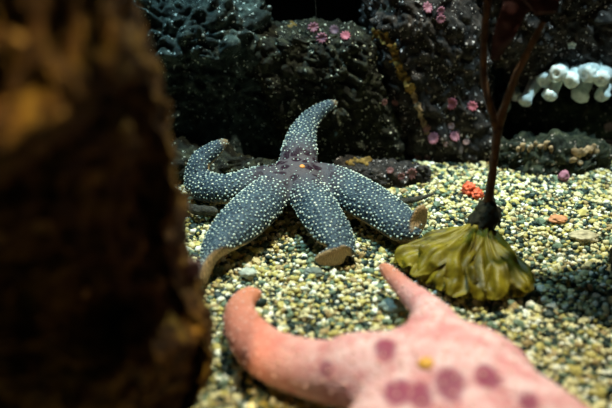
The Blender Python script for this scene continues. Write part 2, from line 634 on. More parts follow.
armD = arm(BC, .026, .024, [(onz(306, 192, .040), .0245, .023, UP), (onz(318, 212, .034), .0255, .023, UP), (onz(331, 232, .026), .0235, .020, (0, .1, 1)),
     (onz(340, 245, .021), .0195, .014, (.1, .5, .8)), (onz(341, 254, .017), .0145, .0085, (.1, 1, .3)), (onz(328, 258, .014), .0115, .0055, (.1, 1, 0)), (onz(313, 260, .012), .0055, .0035, (.1, 1, 0))])
armE = arm(BC, .026, .024, [(onz(275, 192, .040), .0265, .023, UP), (onz(255, 211, .033), .0300, .025, UP), (onz(234, 231, .027), .0275, .022, UP),
     (onz(218, 248, .022), .0215, .016, (-.35, .2, 1)), (onz(211, 260, .019), .0175, .010, (-.9, .3, .4)), (onz(205, 272, .017), .0145, .006, (-1, .4, .0)), (onz(200, 283, .014), .008, .004, (-1, .4, 0))])
M_BLUE = star_skin('blue_grey_star_skin', (0.006, 0.012, 0.022), (0.034, 0.056, 0.080), (0.60, 0.41, 0.21), (0.016, 0.004, 0.012), (0.085, 0.075, 0.085), 0.075,
                   spots=72.0, net=((0.060, 0.095, 0.125), 170.0), extra=((0.30, 0.21, 0.10), 0.90, 1.0))
M_TUB = newmat('pale_tubercle', 0.5, 0.35)
_n = N(M_TUB[1], 'ShaderNodeNewGeometry')
_r = ramp(M_TUB[1], _n.outputs['Random Per Island'], [(0, (0.22, 0.30, 0.30)), (.5, (0.46, 0.58, 0.54)), (1, (0.76, 0.82, 0.70))])
M_TUB[1].links.new(_r.outputs[0], M_TUB[2].inputs['Base Color'])
M_TUB = M_TUB[0]

blue = empty('sea_star', (BC.x, BC.y, 0))
tag(blue, 'blue grey sea star with white bumps and an arm climbing the rocks', 'sea star')
me, co, nr, un, al, di = star_body([armA, armB, armC, armD, armE], BC + Vector((0, 0, .004)), (.040, .040, .028), 0.0018)
BLUE_BODY = link('body', me, M_BLUE, blue)
mask = (un < 0.2) & (nr[:, 2] > -0.15) & ((di > 0.052) | (rng.random(len(di)) < 0.05))
keep = poisson_pts(co, mask, 0.0042)
rad = [max(.0006, (0.00150 - 0.0006 * al[i]) * random.uniform(.6, 1.3)) * (0.7 if di[i] < .05 else 1) for i in keep]
t = link('tubercles', bumps_mesh('tubercles', co[keep], nr[keep], rad, 2, 0.9), M_TUB, blue)
tag(t, 'tiny whitish bumps', kind='stuff')
M_MAD = newmat('orange_madreporite', 0.5, 0.3)
M_MAD[2].inputs['Base Color'].default_value = (0.75, 0.30, 0.07, 1)


def nearest_px(co, nr, px, py):
    best, bi = 1e9, 0
    for i in range(0, len(co)):
        d = Vector(co[i]) - CAM
        if nr[i] @ np.array(d) > 0: continue
        f = d.dot(FWD)
        e = (306 + FPX * d.x / f - px) ** 2 + (204 - FPX * d.dot(UPV) / f - py) ** 2
        if e < best: best, bi = e, i
    return bi


i = nearest_px(co, nr, 302, 166)
mv, mf = ICO[3]
nn = nr[i]
t = link('madreporite', bumps_mesh('madreporite', [co[i]], [nn], [0.0034], 3, 0.5), M_MAD[0], blue)
tag(t, 'small orange spot')
BLUE_CO, BLUE_NR = co, nr

# ---- pink sea star
PC = Vector((0.115, 0.515, 0.034))
pA = arm(PC, .050, .040, [((.045, .532, .034), .042, .032, UP), (onz(325, 374, .028), .032, .027, UP), (onz(277, 361, .024), .0265, .024, UP), (onz(250, 338, .021), .0220, .020, UP),
     (onz(240, 315, .019), .0160, .015, UP), (onz(246, 299, .019), .0125, .0115, UP), (onz(263, 293, .020), .0085, .0085, UP)])
pB = arm(PC, .050, .040, [((.112, .560, .042), .033, .030, UP), (onz(430, 316, .035), .0180, .019, UP), (onz(410, 295, .030), .0125, .013, UP),
     (onz(394, 279, .030), .0100, .0105, UP), (onz(380, 264, .031), .0070, .0075, UP)])
pC = arm(PC, .050, .040, [((.160, .478, .036), .042, .036, UP), ((.208, .432, .028), .034, .030, UP), ((.254, .390, .022), .026, .022, UP), ((.295, .365, .016), .014, .013, UP)])
pD = arm(PC, .050, .040, [((.125, .435, .034), .042, .034, UP), ((.135, .365, .028), .034, .028, UP), ((.145, .300, .022), .025, .021, UP), ((.140, .255, .016), .013, .012, UP)])
pE = arm(PC, .050, .040, [((.070, .462, .034), .042, .034, UP), ((.020, .395, .028), .034, .028, UP), ((-.025, .335, .022), .025, .021, UP), ((-.05, .30, .016), .013, .012, UP)])
M_PINK = star_skin('salmon_pink_star_skin', (0.46, 0.13, 0.105), (0.66, 0.25, 0.21), (0.60, 0.35, 0.18), (0.30, 0.05, 0.115), (0.90, 0.64, 0.68), 0.18,
                   spots='attr', patch_lo=(0.72, 0.30, 0.33), mott=38, wave=False, extra=((0.56, 0.22, 0.13), 0.4, 0.95), sss=0.15)
pink = empty('sea_star', (PC.x, PC.y, 0))
tag(pink, 'large salmon pink sea star in the foreground, out of focus', 'sea star')
me, co, nr, un, al, di = star_body([pA, pB, pC, pD, pE], PC + Vector((0, 0, .004)), (.072, .072, .040), 0.0028, 8)
PINK_BODY = link('body', me, M_PINK, pink)
# mauve blotches of the skin: a pattern that belongs to the animal
sp_ = np.zeros(len(co), dtype=np.float32)
BLOT = [(385, 347, .012), (397, 391, .013), (450, 386, .0145), (487, 377, .0115), (326, 368, .007), (528, 400, .009)]
cen = [(co[nearest_px(co, nr, a_, b_)], r_) for a_, b_, r_ in BLOT] + [(np.array(PC) + np.array(q_), .013) for q_ in ((-.03, -.05, .03), (.05, -.08, .025), (.0, -.10, .03))]
jit = np.array([noise.noise(Vector(p_) * 70) for p_ in co])
for c_, r_ in cen:
    e_ = np.sqrt((((co - c_) * np.array([1.15, .8, 1])) ** 2).sum(1)) + .35 * r_ * jit
    sp_ = np.maximum(sp_, np.clip((r_ * 1.15 - e_) / (r_ * .5), 0, 1) * .9)
at = me.attributes.new('spot', 'FLOAT', 'POINT'); at.data.foreach_set('value', sp_.astype(np.float32))
mask = (un < 0.2) & (nr[:, 2] > -0.4)
keep = poisson_pts(co, mask, 0.0085)
M_PTUB = newmat('pale_pink_tubercle', 0.5, 0.3)
M_PTUB[2].inputs['Base Color'].default_value = (0.80, 0.48, 0.42, 1)
t = link('tubercles', bumps_mesh('tubercles', co[keep], nr[keep], [random.uniform(.0010, .0019) for _ in keep], 2, 0.7), M_PTUB[0], pink)
tag(t, 'pale pink bumps', kind='stuff')
i = nearest_px(co, nr, 424, 363)
M_YEL = newmat('yellow_madreporite', 0.5, 0.3)
M_YEL[2].inputs['Base Color'].default_value = (0.80, 0.42, 0.06, 1)
t = link('madreporite', bumps_mesh('madreporite', [co[i]], [nr[i]], [0.0062], 3, 0.5), M_YEL[0], pink)
tag(t, 'small yellow spot')
bpy.context.view_layer.update()


# ------------------------------------------------------------------ kelp
def leaf_mat(name, c0, c1, c2, trans=0.35, rough=0.45):
    m, nt, b = newmat(name, rough, 0.35)
    tc = N(nt, 'ShaderNodeTexCoord')
    n = N(nt, 'ShaderNodeTexNoise', i_Scale=26.0, i_Detail=6.0, i_Roughness=0.6, i_Distortion=1.0)
    nt.links.new(tc.outputs['Object'], n.inputs['Vector'])
    r = ramp(nt, n.outputs[0], [(0.32, c0), (0.5, c1), (0.68, c2)])
    nt.links.new(r.outputs[0], b.inputs['Base Color'])
    tr = N(nt, 'ShaderNodeBsdfTranslucent')
    nt.links.new(r.outputs[0], tr.inputs[0])
    mx = N(nt, 'ShaderNodeMixShader', i_0=trans)
    nt.links.new(b.outputs[0], mx.inputs[1]); nt.links.new(tr.outputs[0], mx.inputs[2])
    nt.links.new(mx.outputs[0], nt.nodes['Material Output'].inputs[0])
    n2 = N(nt, 'ShaderNodeTexNoise', i_Scale=90.0, i_Detail=4.0)
    nt.links.new(tc.outputs['Object'], n2.inputs['Vector'])
    bump(nt, b, n2.outputs[0], 0.5, 0.003)
    return m


M_KELP = leaf_mat('olive_yellow_kelp', (0.07, 0.055, 0.004), (0.24, 0.185, 0.009), (0.44, 0.35, 0.025))
M_REDKELP = leaf_mat('dark_red_kelp', (0.016, 0.003, 0.002), (0.030, 0.006, 0.004), (0.048, 0.010, 0.006), 0.12)
M_STIPE = rock_mat('brown_kelp_stipe', (0.045, 0.020, 0.008), (0.10, 0.045, 0.015), (0.17, 0.08, 0.03), (0.2, 0.1, 0.04), 0.02)
M_HOLD = rock_mat('dark_kelp_bulb', (0.008, 0.008, 0.005), (0.020, 0.020, 0.010), (0.045, 0.042, 0.016), (0.1, 0.1, 0.05), 0.03)


def blade(path, widths, normal, ruffle=0.3, seed=0, n=60, m=13, thick=0.0007, freq=9.0, fold=0.0):
    d = catmull([list(p) + [w] for p, w in zip(path, widths)], n)
    P, W = d[:, :3], d[:, 3]
    top = np.empty((n, m, 3)); nn = np.empty((n, m, 3))
    for i in range(n):
        t = P[min(i + 1, n - 1)] - P[max(i - 1, 0)]; t /= np.linalg.norm(t)
        s = np.cross(t, np.array(normal)); s /= np.linalg.norm(s) + 1e-9
        u = np.cross(s, t)
        for j in range(m):
            q = 2 * j / (m - 1) - 1
            k = i / (n - 1)
            ru = ruffle * W[i] * (abs(q) ** 1.5) * math.sin(freq * 2 * math.pi * k + seed * 2.1 + (1.3 if q > 0 else 0)) \
                + 0.25 * W[i] * noise.noise(Vector((k * 6, q * 1.2, seed * 4.4))) + fold * W[i] * math.sin(q * 5.5 + seed + 2.5 * k)
            wv = 1 + 0.15 * math.sin(freq * 1.3 * math.pi * k + seed)
            top[i, j] = P[i] + s * W[i] * q * wv + u * ru
            nn[i, j] = u
    V = np.concatenate([(top + nn * thick).reshape(-1, 3), (top - nn * thick).reshape(-1, 3)])
    off = n * m
    F = []
    for i in range(n - 1):
        for j in range(m - 1):
            a, b, c, e = i * m + j, i * m + j + 1, (i + 1) * m + j + 1, (i + 1) * m + j
            F += [(a, b, c, e), (off + e, off + c, off + b, off + a)]
    rim = [j for j in range(m)] + [i * m + m - 1 for i in range(1, n)] + [(n - 1) * m + j for j in range(m - 2, -1, -1)] + [i * m for i in range(n - 2, 0, -1)]
    for a, b in zip(rim, rim[1:] + rim[:1]):
        F.append((b, a, off + a, off + b))
    return V, F


KH = ony(487, 211, 0.775)
kelp = empty('kelp', (KH.x, KH.y, 0))
tag(kelp, 'kelp with yellow olive blades spread on the gravel and forked brown stems rising', 'kelp')
# dark bulb where stem and blades meet
v, f = ICO[4]
bv = []
for q in v:
    p = Vector(q)
    r = 1 + 0.25 * noise.fractal(p * 2.2, 0.9, 2, 4)
    bv.append(KH + Vector((p.x * .0150 * r * (1 - .35 * p.z), p.y * .0150 * r * (1 - .35 * p.z), p.z * .021 * r)) + Vector((0.001 - 0.009 * (p.z < 0) * abs(p.z), 0, -0.005)))
t = link('bulb', mesh('bulb', bv, f), M_HOLD, kelp)
tag(t, 'dark knobbly bulb')
KB = KH + Vector((-0.004, -0.004, -0.012))
tips = [  # pixel end on the gravel, blade half-width, bulge
    (394, 261, .014, .008), (401, 267, .018, .012), (412, 276, .019, .012), (424, 283, .020, .018), (438, 290, .020, .012), (450, 296, .019, .018),
    (464, 299, .019, .012), (478, 300, .019, .018), (492, 300, .019, .012), (505, 299, .018, .016), (518, 297, .018, .010), (530, 292, .016, .012),
    (418, 254, .015, .024), (440, 270, .016, .026), (462, 276, .016, .026), (484, 280, .016, .026), (506, 280, .015, .022), (450, 258, .013, .022)]
for k, (px, py, w, arch) in enumerate(tips):
    e = onz(px, py, 0.007 + 0.003 * (k % 3))
    sw = Vector((0.010 * math.sin(k * 2.3), 0.006 * math.cos(k * 1.7), 0))
    a = KB + (e - KB) * 0.28 + Vector((0, 0, arch * 0.8)) + sw * .4
    b = KB + (e - KB) * 0.62 + Vector((0, 0, arch)) + sw
    c = KB + (e - KB) * 0.88 + Vector((0, 0, arch * .35)) - sw * .5
    nrm_ = (e - KB); nrm_.z = 0; nrm_.normalize()
    a = a.lerp(KB + (e - KB) * 0.28, .75); b = b.lerp(KB + (e - KB) * 0.62, .6)
    V, F = blade([KB, a, b, c, e], [.007, w * .50, w * .85, w * .8, w * .25], (nrm_.x * .5 + .35 * math.sin(k * 2.9), nrm_.y * .5, 0.85), 0.20, k, freq=1.6 + .5 * (k % 3), fold=.17, m=17)
    V[:, 2] = np.maximum(V[:, 2], 0.004)
    link('blade', mesh('blade', V, F), M_KELP, kelp)
# stems
KY = KH.y
fork = ony(498, 128, KY + .005)
V, F = tube([KH + Vector((0, 0, .010)), ony(490, 190, KY), ony(494, 160, KY + .003), fork], [.0052, .0048, .0046, .0052], 40, 14, 1, .15)
link('stem', mesh('stem', V, F), M_STIPE, kelp)
V, F = tube([fork + Vector((0, 0, -.004)), ony(490, 105, KY + .005), ony(484, 78, KY + .01), ony(484, 40, KY + .01), ony(487, 0, KY + .01), ony(489, -60, KY + .02)],
            [.0046, .0040, .0037, .0037, .0040, .0042], 50, 14, 2, .15)
link('stem', mesh('stem', V, F), M_STIPE, kelp)
V, F = tube([fork + Vector((0, 0, -.004)), ony(505, 106, KY + .004), ony(516, 76, KY - .002), ony(530, 48, KY - .01), ony(544, 20, KY - .015)],
            [.0046, .0040, .0036, .0034, .0030], 50, 14, 3, .15)
link('stem', mesh('stem', V, F), M_STIPE, kelp)
# dark red blades overhead, hanging down into view from the water above
V, F = blade([ony(546, 14, KY - .015), (.222, .765, .325), (.245, .775, .395), (.295, .785, .430), (.36, .79, .425), (.42, .79, .40)], [.010, .032, .055, .072, .075, .04], (-.15, -0.55, 0.8), 0.12, 31, freq=3)
t = link('blade', mesh('blade', V, F), M_REDKELP, kelp); tag(t, 'dark red blade at the top')
V, F = blade([ony(494, 60, KY + .012), ony(510, 20, KY + .012), ony(530, -20, KY + .02), ony(560, -70, KY + .03)], [.004, .012, .022, .012], (0, -0.95, 0.3), 0.15, 37, freq=3)
t = link('blade', mesh('blade', V, F), M_REDKELP, kelp); tag(t, 'dark red blade at the top')


# ------------------------------------------------------------------ anemones and other growth on the rocks
def flat_mat(name, col, rough=0.5, var=0.0, sss=0.0):
    m, nt, b = newmat(name, rough, 0.3)
    tc = N(nt, 'ShaderNodeTexCoord')
    n = N(nt, 'ShaderNodeTexNoise', i_Scale=140.0, i_Detail=5.0)
    nt.links.new(tc.outputs['Object'], n.inputs['Vector'])
    lo = tuple(x * (1 - var) for x in col); hi = tuple(min(1, x * (1 + var)) for x in col)
    r = ramp(nt, n.outputs[0], [(0.35, lo), (0.65, hi)])
    nt.links.new(r.outputs[0], b.inputs['Base Color'])
    if sss:
        b.inputs['Subsurface Weight'].default_value = sss
        b.inputs['Subsurface Radius'].default_value = (0.006, 0.005, 0.005)
    return m


M_PINKAN = flat_mat('pink_anemone', (0.37, 0.155, 0.215), 0.5, .25)
M_HOTAN = flat_mat('hot_pink_anemone', (0.50, 0.15, 0.21), 0.5, .25)
M_MAUVE = flat_mat('mauve_anemone', (0.22, 0.13, 0.18), 0.5, .25)
M_PALEAN = flat_mat('pale_pink_anemone', (0.36, 0.22, 0.22), 0.5, .25)
M_DIMAN = flat_mat('dusky_pink_anemone', (0.20, 0.09, 0.09), 0.5, .25)
M_WHITE = flat_mat('white_anemone', (0.80, 0.90, 0.90), 0.45, .12, 0.2)
M_YSP = flat_mat('yellow_sponge', (0.24, 0.145, 0.03), 0.7, .5)
M_TANSP = flat_mat('tan_frill', (0.36, 0.25, 0.14), 0.6, .4)
M_REDSP = flat_mat('red_orange_growth', (0.70, 0.12, 0.05), 0.6, .35)


def frame_from(nrm):
    n = Vector(nrm).normalized()
    a = n.cross(Vector((0.31, 0.77, 0.55))).normalized()
    return a, n.cross(a), n


def anemone_mesh(loc, nrm, r, petals=11, seed=0):
    """low button: column, scalloped tentacle crown, sunken mouth"""
    a, b, n = frame_from(nrm)
    prof = [(0.62, -0.35), (0.60, 0.15), (0.85, 0.40), (1.0, 0.58), (0.86, 0.72), (0.62, 0.66), (0.34, 0.58), (0.16, 0.48)]
    M = petals * 4
    V, F = [], []
    for k, (q, z) in enumerate(prof):
        for j in range(M):
            t = 2 * math.pi * j / M
            sc = 1 + (0.16 * math.cos(petals * t + seed) if 2 <= k <= 5 else 0) + 0.08 * math.sin(2 * t + seed)
            zz = z + (0.12 * math.cos(petals * t + seed) if 3 <= k <= 5 else 0)
            V.append(loc + (a * math.cos(t) + b * math.sin(t)) * (r * q * sc) + n * (r * zz))
    for k in range(len(prof) - 1):
        for j in range(M):
            F.append((k * M + j, k * M + (j + 1) % M, (k + 1) * M + (j + 1) % M, (k + 1) * M + j))
    F.append(tuple(range(M - 1, -1, -1)))
    F.append(tuple((len(prof) - 1) * M + j for j in range(M)))
    return mesh('anemone', V, F)


GRP_A = 'small pink anemones dotted over the rocks'
ANEM = [  # px, py, radius in px, material, label
    (313, 28, 5.2, M_PINKAN, 'pink anemone at top left of the four on the ledge of the black flat-topped rock'),
    (323, 38, 5.6, M_PINKAN, 'lowest of the four pink anemones on the ledge of the black flat-topped rock'),
    (346, 37, 5.0, M_HOTAN, 'bright pink anemone, rightmost of the four on the black ledge'),
    (335, 31, 5.0, M_MAUVE, 'mauve anemone in the middle of the four on the black ledge'),
    (427, 9, 5.6, M_PINKAN, 'pink anemone, left one of the three at the top of the rocks'),
    (439, 11, 4.6, M_PINKAN, 'pink anemone, upper right one of the three at the top of the rocks'),
    (440, 19, 4.4, M_PINKAN, 'pink anemone, lowest of the three at the top of the rocks'),
    (452, 103, 6.0, M_HOTAN, 'brightest pink anemone left of the kelp stem fork'),
    (472, 106, 5.0, M_HOTAN, 'pink anemone touching the left side of the kelp stem fork'),
    (454, 137, 5.0, M_PINKAN, 'pink anemone halfway down the rock left of the kelp stem'),
    (451, 126, 3.6, M_PALEAN, 'small pale pink anemone above the one halfway down the rock'),
    (433, 139, 5.6, M_PINKAN, 'pink anemone at the lower end of the yellow seam'),
    (426, 128, 4.0, M_DIMAN, 'dusky pink anemone on the yellow seam'),
    (466, 142, 3.2, M_PALEAN, 'small pale anemone close left of the kelp stem'),
    (445, 144, 2.8, M_PALEAN, 'tiny whitish anemone between two pink ones on the rock'),
    (395, 102, 3.4, M_DIMAN, 'dusky anemone in the middle of the black rock face'),
    (384, 102, 3.0, M_DIMAN, 'left dusky anemone of the pair on the black rock face'),
    (411, 173, 5.6, M_DIMAN, 'largest dusky pink anemone low on the rock above the gravel'),
    (401, 176, 3.8, M_DIMAN, 'dusky anemone beside the largest low one, on its left'),
    (390, 171, 3.6, M_DIMAN, 'dusky anemone low on the rock nearest the blue arm tip'),
    (418, 158, 3.6, M_DIMAN, 'small dusky anemone above the largest low one'),
    (427, 158, 3.0, M_DIMAN, 'tiny dusky anemone right of the small one above the low group'),
    (486, 172, 4.4, M_PINKAN, 'pink anemone low on the rock beside the kelp stem'),
    (481, 181, 4.4, M_DIMAN, 'dusky anemone at the gravel edge beside the kelp stem'),
    (474, 177, 4.0, M_DIMAN, 'dusky anemone low on the rock above the red orange growth'),
    (608, 126, 5.0, M_PALEAN, 'pale anemone in the dark hollow at the right edge'),
    (607, 143, 5.0, M_PALEAN, 'pale anemone at the right edge below the dark hollow'),
]
for k, (px, py, rp, m, lab) in enumerate(ANEM):
    loc, nrm = surf(px, py)
    if loc is None: continue
    fw = (loc - CAM).dot(FWD)
    r = rp * fw / FPX
    nrm = (nrm * 0.6 - ray(px, py).normalized() * 0.6).normalized()
    o = link('anemone', anemone_mesh(loc, nrm, r, 9 + k % 4, k), m)
    recenter(o)
    tag(o, lab, 'anemone', GRP_A)
loc, nrm = surf(193, 266, LEFT_BVH)
if loc is None:
    loc, nrm = surf(188, 266, LEFT_BVH)
if loc is not None:
    o = link('anemone', anemone_mesh(loc, (nrm + Vector((0, -1, 0.2))).normalized(), .0065, 9, 3), M_PALEAN)
    recenter(o); tag(o, 'pale pink blurred anemone on the edge of the near brown rock', 'anemone', GRP_A)


# white anemones on the ledge: drooping column, swollen head
def white_anemone(base, head, r0, r1, lab, lobes=0):
    root = empty('anemone', tuple(base))
    tag(root, lab, 'anemone', 'white anemones on the right rock ledge')
    mid = (base + head) / 2 + Vector((0, -.004, .001))
    V, F = tube([base, base + (mid - base) * .5, mid, head], [r0 * 1.25, r0, r0 * .95, r1 * .8], 24, 18, 5, .12)
    link('column', mesh('column', V, F), M_WHITE, root)
    dirn = (head - mid).normalized()
    a, b, n = frame_from(dirn)
    V = []
    v_, f_ = ICO[4]
    for q in v_:
        p = Vector(q)
        ang = math.atan2(p.y, p.x)
        rr = 1 + 0.05 * math.cos(9 * ang + r0 * 9000) * (1 - abs(p.z)) + 0.22 * noise.noise(p * 1.1 + head * 60)
        dent = -0.35 * math.exp(-((1 - p.z) / 0.05)) if p.z > 0 else 0
        V.append(head + (a * p.x + b * p.y) * r1 * rr + n * r1 * (0.85 * p.z + dent))
    link('crown', mesh('crown', V, f_), M_WHITE, root)


WHITE = [  # base px, head px, column r px, head r px, label
    ((504, 97), (505, 107), 4.5, 5.5, 'small white anemone seen between the two kelp stems'),
    ((514, 85), (516, 96), 4.5, 5.5, 'small white anemone just right of the kelp stem'),
    ((538, 78), (525, 100), 6.0, 7.0, 'white anemone drooping lowest toward the kelp stem'),
    ((536, 84), (533, 86), 7.0, 7.5, 'squat white anemone behind the lowest drooping one'),
    ((550, 74), (544, 80), 7.5, 7.5, 'short white anemone at the top between two drooping ones'),
    ((560, 74), (550, 95), 6.0, 7.5, 'long white anemone hanging down left of the middle'),
    ((562, 70), (558, 73), 8.5, 9.0, 'white anemone standing on top in the middle of the row'),
    ((577, 72), (571, 80), 7.5, 8.0, 'white anemone upright right of the middle of the row'),
    ((589, 76), (580, 95), 7.0, 8.5, 'large white anemone hanging at the right of the row'),
    ((594, 68), (587, 73), 8.5, 9.5, 'topmost white anemone near the right end of the row'),
    ((606, 72), (602, 78), 8.0, 8.0, 'broad white anemone above the last one at the right edge'),
    ((608, 80), (602, 95), 6.0, 7.5, 'last white anemone hanging at the right edge of the row'),
]
for (b0, h0, r0, r1, lab) in WHITE:
    loc, nrm = surf(*b0)
    if loc is None: continue
    fw = (loc - CAM).dot(FWD)
    head = ony(h0[0], h0[1], loc.y - 0.030)
    white_anemone(loc + Vector((0, .004, 0)), head, r0 * fw / FPX, r1 * fw / FPX, lab)
loc, nrm = surf(572, 45)
if loc is not None:
    o = link('anemone', anemone_mesh(loc, (nrm + Vector((0, -1, 0))).normalized(), .0055, 5, 1), M_WHITE)
    recenter(o); tag(o, 'single small white anemone above the white row', 'anemone')


def crust(name, path, rpx, mat, lab, cat, step=3.0, seed=0, bvh=None, squash=0.5):
    """lumpy growth following the rock surface along a path of photo points"""
    rr = random.Random(seed)
    pts, nrs, rad = [], [], []
    for (x0, y0), (x1, y1) in zip(path, path[1:]):
        n = max(1, int(math.hypot(x1 - x0, y1 - y0) / step))
        for k in range(n):
            for _ in range(6):
                u = (k + rr.random()) / n
                loc, nrm = surf(x0 + (x1 - x0) * u + rr.gauss(0, rpx * .55), y0 + (y1 - y0) * u + rr.gauss(0, rpx * .55), bvh)
                if loc is None: continue
                pts.append(np.array(loc)); nrs.append(np.array(nrm)); rad.append(rpx * rr.uniform(.4, .9) / FPX)
    if not pts: return
    me = bumps_mesh(name, pts, nrs, rad, 2, squash)
    co = np.empty(len(me.vertices) * 3); me.vertices.foreach_get('co', co); co = co.reshape(-1, 3)
    for i in range(len(co)):
        co[i] += 0.0012 * np.array(noise.noise_vector(Vector(co[i]) * 260))
    me.vertices.foreach_set('co', co.ravel())
    # fuse the lumps into one skin
    o = bpy.data.objects.new('tmp', me); COL.objects.link(o)
    md = o.modifiers.new('r', 'REMESH'); md.mode = 'VOXEL'; md.voxel_size = 0.0011
    me2 = bpy.data.meshes.new_from_object(o.evaluated_get(bpy.context.evaluated_depsgraph_get()))
    bpy.data.objects.remove(o); bpy.data.meshes.remove(me)
    me2.name = name
    bm = bmesh.new(); bm.from_mesh(me2)      # keep the one connected skin
    left, best = set(bm.verts), []
    while left:
        st_, seen = [left.pop()], []
        while st_:
            q = st_.pop(); seen.append(q)
            for e in q.link_edges:
                w_ = e.other_vert(q)
                if w_ in left:
                    left.discard(w_); st_.append(w_)
        if len(seen) > len(best): best = seen
    best = set(best)
    bmesh.ops.delete(bm, geom=[q for q in bm.verts if q not in best], context='VERTS')
    bm.to_mesh(me2); bm.free()
    o = link(name, me2, mat)
    recenter(o); tag(o, lab, cat)
    return o


crust('sponge', [(286, 29), (294, 27), (300, 26)], 4.0, M_YSP, 'yellow orange sponge on the top edge of the black rock', 'sponge', seed=1)
crust('sponge', [(370, 31), (382, 36), (393, 45), (397, 62), (404, 76), (412, 92)], 3.6, M_YSP, 'yellow brown crust running down the seam between two rocks', 'sponge', 1.8, 2)
crust('sponge', [(412, 92), (420, 112), (428, 135)], 2.6, M_TANSP, 'tan crust at the lower end of the yellow seam', 'sponge', 1.8, 3)
# tan frills on the low rock: a row of little upright lobes
TUBES = [(518, 151), (523, 149), (529, 150), (534, 147), (540, 149), (546, 147), (551, 151)]
ORD = ['first', 'second', 'third', 'fourth', 'fifth', 'sixth', 'last']
for k, (px, py) in enumerate(TUBES):
    loc, nrm = surf(px, py)
    if loc is None: continue
    h = random.uniform(.006, .011)
    V, F = tube([loc + Vector((0, .003, -.004)), loc + Vector((0, -.002, h * .4)), loc + Vector((random.uniform(-.003, .003), -.005, h)), loc + Vector((random.uniform(-.004, .004), -.004, h * 1.15))],
                [.0020, .0024, .0030, .0014], 18, 14, k, .6)
    o = link('tube_worm', mesh('tube_worm', V, F), M_TANSP); recenter(o)
    tag(o, '%s tan tube from the left in the row on the low mossy rock' % ORD[k], 'tube worm', 'tan tubes on the low mossy rock')
crust('sponge', [(572, 158), (582, 152), (594, 148)], 5.0, M_TANSP, 'tan pinkish lumpy sponge on the low rock at the right', 'sponge', 4, 5)
crust('sponge', [(348, 164), (362, 160), (376, 158)], 3.2, M_YSP, 'yellowish crust on the low stone in the dark hollow', 'sponge', 4, 6)


def pebble_verts(seed, sub=2, amp=.42):
    v, f = ICO[sub]
    out = []
    for q in v:
        p = Vector(q)
        out.append(p * (1 + amp * noise.noise(p * 1.3 + Vector((seed * 5.3, seed, 0)))))
    return np.array(out), f


def lump(name, px, py, rx, ry, rz, mat, lab, cat, amp=.28, seed=1, zc=None, sub=4, group=None):
    c = onz(px, py, zc if zc is not None else rz * .75)
    v, f = ICO[sub]
    V = []
    for q in v:
        p = Vector(q)
        r = 1 + amp * noise.fractal(p * 1.6 + Vector((seed * 3, 0, 0)), .8, 2, 4)
        V.append((c.x + p.x * rx * r, c.y + p.y * ry * r, c.z + p.z * rz * r))
    o = link(name, mesh(name, V, f), mat); recenter(o)
    return tag(o, lab, cat, group)


lump('sponge', 469, 189, .0095, .008, .0085, M_REDSP, 'red orange lumpy growth on the gravel beside the kelp stem', 'sponge', .6, 2)
lump('sponge', 477, 194, .0070, .007, .0065, M_REDSP, 'smaller red orange lump touching the larger one by the stem', 'sponge', .6, 5)
lump('anemone', 564, 176, .0075, .007, .0075, M_PINKAN, 'round pink anemone on the far gravel edge at right', 'anemone', .3, 4, group=GRP_A)
lump('pebble', 558, 219, .011, .008, .004, flat_mat('orange_stone', (0.55, 0.24, 0.11), .6, .25), 'flat orange pebble on the gravel right of the kelp', 'pebble', .3, 8)
M_BEIGE = flat_mat('beige_stone', (0.46, 0.40, 0.25), .6, .25)
lump('pebble', 585, 236, .017, .012, .005, M_BEIGE, 'large flat beige stone on the gravel at the right', 'pebble', .35, 9)
lump('pebble', 247, 273, .009, .007, .005, flat_mat('pale_grey_stone', (0.44, 0.48, 0.40), .6, .2), 'large pale grey stone just in front of the lower left blue arm', 'pebble', .3, 10)
lump('pebble', 393, 306, .014, .010, .006, flat_mat('grey_green_stone', (0.24, 0.31, 0.28), .6, .2), 'grey green stone left of the pink upright arm', 'pebble', .3, 12)
lump('pebble', 314, 272, .010, .007, .004, flat_mat('slate_stone', (0.15, 0.18, 0.15), .6, .2), 'flat slate stone below the curled tip of the blue front arm', 'pebble', .35, 13)
# twigs
M_TWIG = rock_mat('dark_twig', (0.02, 0.02, 0.018), (0.06, 0.06, 0.05), (0.16, 0.16, 0.13), (0.2, 0.2, 0.2), .02)
V, F = tube([onz(185, 205, .010), onz(197, 210, .012), onz(212, 211, .013), onz(231, 208, .010)], [.004, .006, .0055, .003], 30, 12, 8, .4)
o = link('twig', mesh('twig', V, F), M_TWIG); recenter(o); tag(o, 'grey twig on the gravel under the upper left blue arm', 'twig')
V, F = tube([onz(388, 203, .006), onz(402, 201, .008), onz(416, 199, .008), onz(434, 194, .007)], [.0035, .0042, .0035, .0018], 30, 12, 9, .4)
o = link('twig', mesh('twig', V, F), M_TWIG); recenter(o); tag(o, 'dark twig on the gravel above the right blue arm tip', 'twig')
# fine thread hanging down to the yellow sponge
loc, nrm = surf(316, 22)
if loc is not None:
    V, F = tube([loc, ony(316, 12, loc.y - .002), ony(315, -10, loc.y), ony(316, -40, loc.y)], [.0006, .0005, .0005, .0005], 20, 6)
    o = link('thread', mesh('thread', V, F), M_TWIG); recenter(o); tag(o, 'thin thread rising from the top edge of the black rock', 'thread')

# ------------------------------------------------------------------ gravel
PCOL = {'cream': (0.66, 0.60, 0.34), 'yellow': (0.50, 0.43, 0.14), 'white': (0.82, 0.82, 0.70), 'grey green': (0.15, 0.21, 0.14), 'dark': (0.018, 0.036, 0.032), 'tan': (0.38, 0.28, 0.13)}


